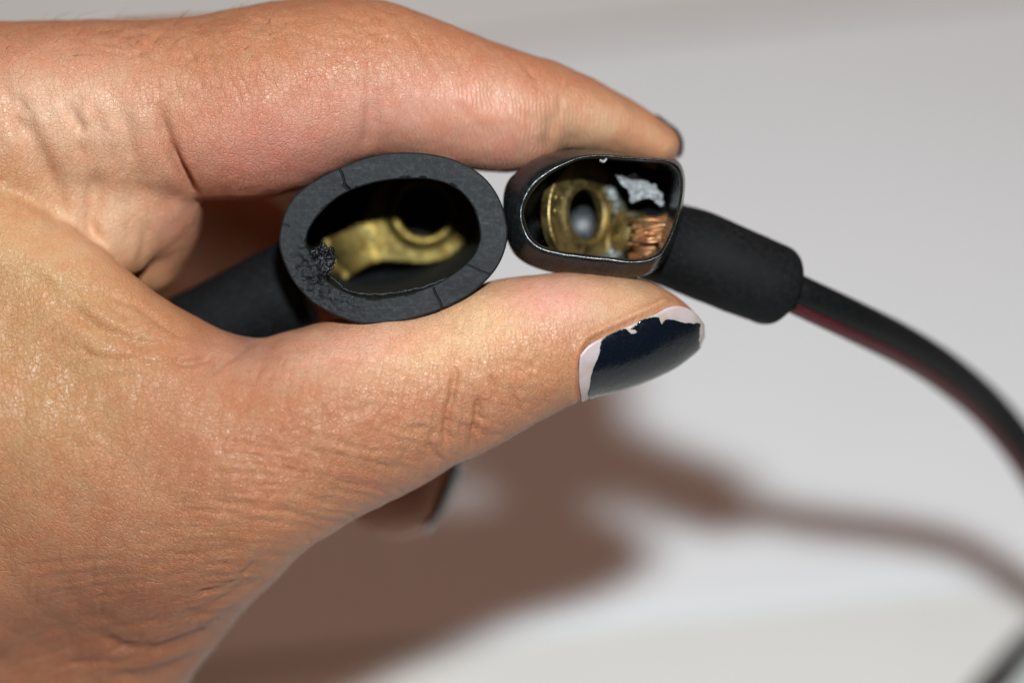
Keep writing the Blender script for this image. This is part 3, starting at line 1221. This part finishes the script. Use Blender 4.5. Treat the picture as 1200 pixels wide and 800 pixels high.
for k_ in range(NR):
    t = k_ / (NR - 1)
    c2 = o1 * (1 - t) + i1 * t
    z = -2.4 * (1 - min(1, t * 14)) ** 2 - 2.6 * max(0, (t - 0.93) / 0.07) ** 2
    P3 = np.stack([c2[:, 0], c2[:, 1], np.zeros(NA)], 1)
    zz = z + vnoise(P3, 1 / 60, 2, 2) * 1.2 + vnoise(P3, 1 / 6, 8, 3) * 0.22
    # rough torn patch at the lower left
    w = np.exp(-(((c2[:, 0] - 372) / 24) ** 2 + ((c2[:, 1] - 315) / 30) ** 2))
    w2 = np.exp(-(((c2[:, 0] - 395) / 45) ** 2 + ((c2[:, 1] - 345) / 22) ** 2))
    zz += w * (vnoise(P3, 1 / 7, 12, 3) * 3.6 - 3) + w2 * vnoise(P3, 1 / 3.2, 13, 3) * 0.9
    # splits in the rubber
    for (x0, y0, x1, y1, dp, wd) in ((398, 198, 406, 219, 3.2, 0.8), (509, 340, 518, 360, 3.0, 0.8), (543, 309, 572, 321, 2.2, 0.7),
                                     (404, 218, 412, 225, 3, 1.6), (326, 263, 336, 265, 2, 0.8)):
        d = np.array([x1 - x0, y1 - y0], float)
        L = np.hypot(*d)
        q_ = np.stack([c2[:, 0] - x0, c2[:, 1] - y0], 1)
        t_ = np.clip(q_ @ d / L ** 2, 0, 1)
        wob = 0.45 * np.sin(t_ * 7 + x0)
        dist = np.abs(q_[:, 0] * d[1] / L - q_[:, 1] * d[0] / L + wob)
        end = np.hypot(q_[:, 0] - t_ * d[0], q_[:, 1] - t_ * d[1])
        zz -= dp * np.exp(-(dist / wd) ** 2) * (end < 3.0)
    # nicks along the inner edge
    if t > 0.88:
        nk = np.clip(vnoise(P3, 1 / 9, 21, 2) - 0.25, 0, 1)
        zz -= nk * 6 * (t - 0.88) / 0.12
    rings.append(ring_at(c2, zz))
cin = np.array([462.0, 280.0])
for s_, z, sh in ((1.0, -8, (0, 0)), (1.005, -20, (0, -1)), (1.01, -60, (-1, -5)), (1.01, -120, (-3, -12)), (1.0, -190, (-5, -20)), (0.97, -238, (-6, -25)),
                  (0.90, -246, (-6, -26)), (0.5, -247, (-6, -26))):
    rings.append(ring_at((i1 - cin) * s_ + cin + np.array(sh), z))
V, F = loft(rings)
boot = mk("rubber_boot", V, F, M_RUBBER, parent=conA)
fix_normals(boot)

# sleeve to the lower left
pA = [U(352, 333, -158), U(330, 343, -160), U(300, 357, -166), U(245, 384, -178), U(190, 412, -196), U(140, 440, -215)]
pth = catmull(pA, 10)
rad = np.interp(np.linspace(0, 1, len(pth)), [0, 0.2, 0.9, 1], [58, 57, 52, 44])
V, F = tube(pth, rad, 72)
V = V + (vnoise(V, 1 / 25, 3, 3) * 0.9)[:, None] * np.array([0, 0.7, 0.7])
slv = mk("sleeve", V, F, M_SLEEVE, parent=conA)
fix_normals(slv)

# brass lug inside
hb = 2.0
lug = Field((-285, 10, -245), (30, 255, -130), hb)
X, Y, Z = lug.grids()
LZ = -196.0
rc = U(497, 247, LZ)
bc = U(391, 306, LZ)


def ext2d(d2, zc, ht, bev=3.0):
    w = np.abs(Z - zc) - ht
    return np.minimum(np.maximum(d2, w), 0) + np.sqrt(np.maximum(d2 + bev, 0) ** 2 + np.maximum(w + bev, 0) ** 2) * ((d2 + bev > 0) | (w + bev > 0)) \
        - bev * ((d2 + bev > 0) | (w + bev > 0))


dr = np.sqrt((X - rc[0]) ** 2 + (Y - rc[1]) ** 2)
dn = np.array(bc[:2] - rc[:2])
Ln = np.hypot(*dn)
dn = dn / Ln
al = (X - rc[0]) * dn[0] + (Y - rc[1]) * dn[1]
ac = np.abs(-(X - rc[0]) * dn[1] + (Y - rc[1]) * dn[0])
neck = np.maximum(ac - (21 + 9 * np.clip(al / Ln, 0, 1) ** 2), np.maximum(-al, al - Ln))
d2 = smin(dr - 66 + 0 * Z, neck + 0 * Z, 42)
d2 = np.maximum(d2, 33 - dr)
# plate bends up towards the barrel
zc = LZ + 18 * np.clip((al - 60) / 60, 0, 1) ** 2
d3 = np.maximum(d2, np.abs(Z - zc) - 7)
d3 = d3 + 0
lip = np.sqrt((dr - 38) ** 2 + (Z - (LZ + 4)) ** 2) - 5.5
lip2 = np.sqrt((dr - 49) ** 2 + (Z - (LZ + 5)) ** 2) - 1.4
d3 = smin(d3, lip + 0 * X, 8)
ab = al - Ln + 4
rb = np.sqrt(ac ** 2 + (Z - (LZ - 4)) ** 2)
barrel = np.maximum(rb - 33, np.maximum(-ab, ab - 90))
d3 = smin(d3, barrel, 6)
lug.F = d3.astype(np.float32)
V, F = lug.mesh()
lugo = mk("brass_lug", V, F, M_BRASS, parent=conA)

# torn crumbs of rubber
def lumps(spec, lo, hi, h, amp, sc, seed, k=4):
    f = Field(lo, hi, h)
    X, Y, Z = f.grids()
    d = np.full(f.shape, 300.0)
    for (x, y, z, r) in spec:
        d = smin(d, np.sqrt((X - x) ** 2 + (Y - y) ** 2 + (Z - z) ** 2) - r, k)
    pts = np.stack(np.broadcast_arrays(X, Y, Z), -1).reshape(-1, 3).astype(float)
    near = np.abs(d.ravel()) < 14
    nz = np.zeros(len(pts))
    nz[near] = vnoise(pts[near], sc, seed, 3)
    f.F = (d + nz.reshape(d.shape) * amp).astype(np.float32)
    return f.mesh()


sp = []
for _ in range(26):
    p = U(random.gauss(373, 7), random.gauss(307, 10), random.uniform(-12, -5))
    sp.append((*p, random.uniform(3, 5.5)))
for (x, y, z, r) in ((388, 296, -6, 5), (388, 303, -4, 5.5), (386, 310, -6, 5.5), (380, 316, -6, 6), (378, 325, -6, 6), (386, 294, -8, 4), (380, 322, -2, 4),
                     (372, 332, -5, 5)):
    sp.append((*U(x, y, z), r))
V, F = lumps(sp, (-285, 30, -45), (-185, 160, 15), 0.9, 3.0, 1 / 2.8, 31, 3)
mk("torn_edge", V, F, M_TORN, parent=conA, label="ragged torn rubber at the mouth")
# thin peeled flap along the lower inner edge
fl_path = [U(*p) for p in ((384, 322, -10), (398, 333, -14), (414, 343, -10), (440, 345, -9), (470, 342, -9), (500, 335, -9), (530, 323, -10), (548, 309, -12))]
pth = catmull(fl_path, 14)
V, F = tube(pth, np.interp(np.linspace(0, 1, len(pth)), [0, .1, .9, 1], [0.6, 2.0, 1.6, 0.5]), 8)
V = V + np.stack([vnoise(V, 1 / 6, 4, 2), vnoise(V, 1 / 6, 5, 2), vnoise(V, 1 / 6, 6, 2)], 1) * 1.1
mk("peeled_flap", V, F, M_TORN, parent=conA)

# ------------------------------------------------------------------ connector with the open cap and the cable
z2 = lambda x, y: (570 + x / 4.0, 150 + y / 4.0)
rim2 = [z2(*p) for p in [(167, 410), (180, 345), (230, 268), (300, 208), (400, 156), (470, 138), (550, 134), (700, 144), (840, 156), (895, 182), (916, 230),
                         (918, 300), (903, 400), (868, 500), (828, 578), (788, 608), (720, 624), (600, 614), (450, 597), (330, 578), (240, 548), (190, 492)]]
body2 = [z2(*p) for p in [(78, 330), (92, 268), (130, 218), (220, 150), (330, 112), (430, 102), (560, 106), (700, 122), (850, 140), (905, 165), (928, 225),
                          (928, 300), (914, 410), (880, 520), (840, 610), (780, 672), (690, 706), (600, 708), (400, 688), (250, 660), (150, 612), (98, 530), (78, 430)]]
c2_ = (684.0, 247.0)
N2 = 420
r2, b2_ = by_angle(rim2, c2_, N2), by_angle(body2, c2_, N2)
conB = thing("cable_connector", U(690, 255, -80),
             "glossy black D-shaped connector holding a tilted brass ring, with black and red cable attached", "connector")
cc = np.array(c2_)
rings = []
for s_, z in ((0.4, -226), (0.70, -225), (0.86, -214), (0.93, -190), (0.97, -150), (0.995, -100), (1.0, -62), (1.0, -44)):
    rings.append(ring_at((b2_ - cc) * s_ + cc, z))
prof = [(0.0, -44), (0.06, -34), (0.16, -25), (0.32, -16), (0.52, -8.5), (0.72, -3.0), (0.86, -0.6), (0.94, 0.0), (1.0, -1.0)]
for t, z in prof[1:]:
    rings.append(ring_at(b2_ * (1 - t) + r2 * t, z))
for s_, z, dx in ((0.985, -2.5, 0), (0.972, -6, 0), (0.965, -14, 0), (0.955, -60, -5), (0.94, -130, -11), (0.93, -190, -14), (0.90, -206, -14), (0.5, -208, -14)):
    rings.append(ring_at((r2 - cc) * s_ + cc + np.array([dx, 0]), z))
rings = [np.where(True, r_, r_) + np.stack([vnoise(r_, 1 / 22, 40, 2) * 0.6, vnoise(r_, 1 / 22, 41, 2) * 0.6, vnoise(r_, 1 / 9, 42, 2) * 0.25], 1) for r_ in rings]
V, F = loft(rings)
cap = mk("rubber_boot", V, F, M_GLOSS, parent=conB)
fix_normals(cap)
# the little chip on its upper rim
V, F = lumps([(*U(706, 189, 0), 2.2), (*U(710, 186.5, 0.5), 1.6), (*U(704, 188, -1), 1.8)], (90, 195, -8), (125, 222, 8), 0.7, 1.2, 1 / 3, 3, 2)
mk("chip", V, F, M_RESIDUE, parent=cap)

# sleeve
pB = [U(766, 284, -180), U(790, 288.5, -140), U(813, 296, -110), U(850, 311, -102), U(895, 329.5, -106), U(908, 335, -113.5), U(916, 338.2, -113), U(922, 340.7, -113), U(926, 342.3, -113)]
rB = [50, 51.5, 52.5, 52, 50.5, 49.5, 45.5, 38, 24]
pb = catmull(np.concatenate([np.array(pB), np.array(rB)[:, None]], 1), 8)
V, F = tube(pb[:, :3], pb[:, 3], 72)
V = V + (vnoise(V, 1 / 20, 3, 3) * 0.8)[:, None] * np.array([0, 0.7, 0.7])
s2 = mk("sleeve", V, F, M_SLEEVE, parent=conB)
fix_normals(s2)

# cable: a black and a red insulated lead side by side
pc = [U(905, 333, -114), U(940, 350, -118), U(1000, 378, -165), U(1060, 408, -250), U(1110, 440, -345), U(1160, 483, -460), U(1205, 540, -565),
      U(1243, 608, -700), U(1264, 676, -850), U(1258, 728, -1020), U(1218, 752, -1160)]
e1 = on_table(1166, 800, 28)
e2 = on_table(1090, 880, 22)
e3 = on_table(980, 960, 22)
e4 = on_table(760, 1020, 22)
pc[-1] = on_table(1216, 746, 30)
pc += [e1, e2, e3, e4]
pth = catmull(pc, 16)
tn = np.gradient(pth, axis=0)
tn /= np.linalg.norm(tn, axis=1)[:, None]
# side vector in the picture plane and depth vector
sd = np.cross(np.array([0, 0, 1.0]), tn)
sd /= np.linalg.norm(sd, axis=1)[:, None] + 1e-9
dp = np.cross(tn, sd)
arc = np.concatenate([[0], np.cumsum(np.linalg.norm(np.diff(pth, axis=0), axis=1))])
tw = np.interp(arc, [0, 60, 200, 420, 700, 1500, 2600], [0.55, 0.5, 0.35, 0.28, 0.4, 2.6, 2.9])
offv = np.cos(tw)[:, None] * sd + np.sin(tw)[:, None] * dp
V, F = tube(pth + offv * 10, 17.5, 24)
cab = mk("cable", V, F, M_CABLE, parent=conB, label="black insulated lead")
fix_normals(cab)
V, F = tube(pth - offv * 11.5, 12.0, 24)
cab2 = mk("cable", V, F, M_CABLE_RED, parent=conB, label="red insulated lead")
fix_normals(cab2)

# tilted brass ring inside the cap
a_t = math.radians(46)
ax_u = np.array([math.cos(a_t), 0.0, -math.sin(a_t)])       # right side goes away from the lens
ax_v = np.array([0.0, 1.0, 0.0])
ax_n = np.array([math.sin(a_t), 0.0, math.cos(a_t)])
ro = U(682, 251, -112)
rg = Field((-20, 60, -215), (165, 240, -35), 1.8)
X, Y, Z = rg.grids()
lu = (X - ro[0]) * ax_u[0] + (Z - ro[2]) * ax_u[2] + 0 * Y
lv = (Y - ro[1]) + 0 * X + 0 * Z
ln = (X - ro[0]) * ax_n[0] + (Z - ro[2]) * ax_n[2] + 0 * Y
dr = np.sqrt(lu ** 2 + lv ** 2)
d2 = np.maximum(dr - 66, 33 - dr)
d3 = np.maximum(d2, np.abs(ln) - 7)
lipB = np.sqrt((dr - 36) ** 2 + (ln - 4) ** 2) - 4.6
d3 = smin(d3, lipB, 8)
neckB = np.maximum(np.abs(lv + 14) - 34, np.maximum(np.abs(ln) - 8, np.maximum(-(lu - 40), lu - 120)))
d3 = smin(d3, neckB, 8)
# keep it inside the cap
rg.F = d3.astype(np.float32)
V, F = rg.mesh()
ring2 = mk("brass_ring", V, F, M_BRASS2, parent=conB)


def on_ring(u, v, n):
    return ro + ax_u * u + ax_v * v + ax_n * n


# embossed figures 3 0 running up the left side of the ring
def glyph(strokes, cu, cv, size):
    VV, FF = [], []
    for st_ in strokes:
        c = catmull(st_, 8)
        # characters read upwards: x -> up, y -> left
        pts = [on_ring(cu - size * y, cv + size * x, 7.0) for x, y in c]
        V, F = tube(np.array(pts), 1.25, 8)
        FF += [tuple(i + len(VV) * 0 + sum(len(q) for q in VV) for i in f) for f in F]
        VV.append(V)
    return np.concatenate(VV), FF


three = [[(-0.32, 0.38), (0.0, 0.5), (0.3, 0.3), (0.22, 0.08), (-0.02, 0.0)], [(-0.02, 0.0), (0.26, -0.08), (0.33, -0.3), (0.0, -0.5), (-0.34, -0.36)]]
zero = [[(0.3 * math.cos(t), 0.5 * math.sin(t)) for t in np.linspace(0, 2 * math.pi, 12)]]
V, F = glyph(three, -50, 2, 11)
mk("embossed_digit", V, F, M_BRASS2, parent=ring2, label="embossed figure 3")
V, F = glyph(zero, -48, 18, 11)
mk("embossed_digit", V, F, M_BRASS2, parent=ring2, label="embossed figure 0")

# grey dome added for the flash-lit cavity floor seen through the ring
th = np.linspace(0, math.pi / 2, 14)
rings = []
cd = U(682, 268, -206)
for t in th[:-1]:
    a = np.linspace(0, 2 * math.pi, 40, endpoint=False)
    rings.append(cd + np.stack([34 * math.cos(t) * np.cos(a), 34 * math.cos(t) * np.sin(a), np.full(40, 26 * math.sin(t))], 1))
V, F = loft(rings, True, True)
dome = mk("added_floor_dome", V, F, M_DOME, parent=conB)
fix_normals(dome)

# solder and corrosion right of the ring
sp = []
for (x, y, z) in catmull([(711, 222, -136), (722, 238, -142), (727, 260, -146), (725, 282, -142), (714, 304, -130)], 6):
    sp.append((*U(x + random.gauss(0, 0.8), y, z), random.uniform(4.5, 6)))
sp += [(*U(722, 300, -136), 11), (*U(708, 306, -122), 9), (*U(742, 256, -122), 7), (*U(748, 260, -118), 6)]
V, F = lumps(sp, (80, 60, -190), (180, 190, -100), 1.3, 2.2, 1 / 6.0, 51, 9)
mk("solder", V, F, M_SOLDER, parent=conB)
# bare copper strands
VV, FF, nbase = [], [], 0
for i in range(64):
    t = i / 63
    y0 = 258 + 44 * random.random()
    x0 = 745 + random.gauss(0, 4)
    zz = -86 + random.gauss(0, 3.5) - ((y0 - 280) / 26) ** 2 * 14
    x1 = 785 + random.gauss(0, 2) - max(0, (y0 - 280)) * 0.6
    pts = [U(x0, y0 + random.gauss(0, 2), zz), U((x0 + x1) / 2, y0 + random.gauss(-2, 3), zz + 8 + random.gauss(0, 2)), U(x1, y0 - 5 + random.gauss(0, 3), zz + random.gauss(2, 4))]
    V, F = tube(catmull(pts, 6), random.uniform(2.4, 3.6), 8)
    FF += [tuple(k_ + nbase for k_ in f) for f in F]
    nbase += len(V)
    VV.append(V)
o = mk("copper_strands", np.concatenate(VV), FF, M_COPPER, parent=conB)
o["kind"] = "stuff"
# barrel behind the strands
V, F = tube([U(722, 272, -140), U(750, 276, -136), U(776, 280, -132)], [29, 28, 25], 40)
o = mk("crimp_barrel", V, F, M_BRASS2, parent=conB)
fix_normals(o)
# torn, crumpled grey-white piece stuck to the upper right
poly = catmull([(722, 202), (733, 207), (744, 203), (754, 211), (766, 217), (776, 229), (779, 240), (772, 240), (765, 233), (755, 233), (746, 236), (740, 238),
                (737, 227), (729, 216)], 6, closed=True)
gxx, gyy = np.meshgrid(np.linspace(720, 781, 110), np.linspace(199, 242, 80), indexing='ij')
fp = np.stack([gxx.ravel(), gyy.ravel(), 0 * gxx.ravel()], 1)
zz = -86 + vnoise(fp, 1 / 14.0, 71, 3) * 9.0 - 0.25 * (fp[:, 0] - 750)
Q = np.array([U(a, b2, c) for (a, b2, _), c in zip(fp, zz)]).reshape(110, 80, 3)
wx = fp[:, 0] + vnoise(fp, 1 / 6.0, 72, 3) * 1.5
wy = fp[:, 1] + vnoise(fp, 1 / 6.0, 73, 3) * 1.5
ins = np.zeros(len(fp), bool)
for a, b2 in zip(poly, np.roll(poly, -1, 0)):
    cr_ = ((a[1] > wy) != (b2[1] > wy)) & (wx < (b2[0] - a[0]) * (wy - a[1]) / (b2[1] - a[1] + 1e-9) + a[0])
    ins ^= cr_
ins = ins.reshape(110, 80)
nn = np.zeros_like(Q)
nn[..., 2] = 1.0
V, F = shell(Q, nn, 4.0, ins[:-1, :-1] & ins[1:, 1:])
o = mk("torn_scrap", V, F, M_RESIDUE, parent=conB, label="crumpled grey white scrap")
fix_normals(o)

# fine hairs on the back of the hand
VV, FF, nbase = [], [], 0
vis = np.where((ix > -40) & (ix < 330) & (iy < 70) & (iy > -10) & (Nn[:, 1] > 0.25) & (P[:, 2] > -200))[0]
for vi in rng.choice(vis, 60, replace=False):
    p0 = P[vi]
    d = Nn[vi] * 0.5 + np.array([0.9 + random.gauss(0, 0.3), random.gauss(0, 0.25), random.gauss(0, 0.3)])
    d /= np.linalg.norm(d)
    l = random.uniform(12, 34)
    pts = [p0 - Nn[vi] * 1.5, p0 + d * l * 0.4 + Nn[vi] * l * 0.12, p0 + d * l + Nn[vi] * l * 0.08]
    V, F = tube(catmull(pts, 4), np.linspace(0.24, 0.08, 9), 4)
    FF += [tuple(k_ + nbase for k_ in f) for f in F]
    nbase += len(V)
    VV.append(V)
m_hair, _, _ = new_mat("fine_hair", (0.22, 0.13, 0.08), 0.5)
o = mk("fine_hair", np.concatenate(VV), FF, m_hair, parent=hand)
o["kind"] = "stuff"
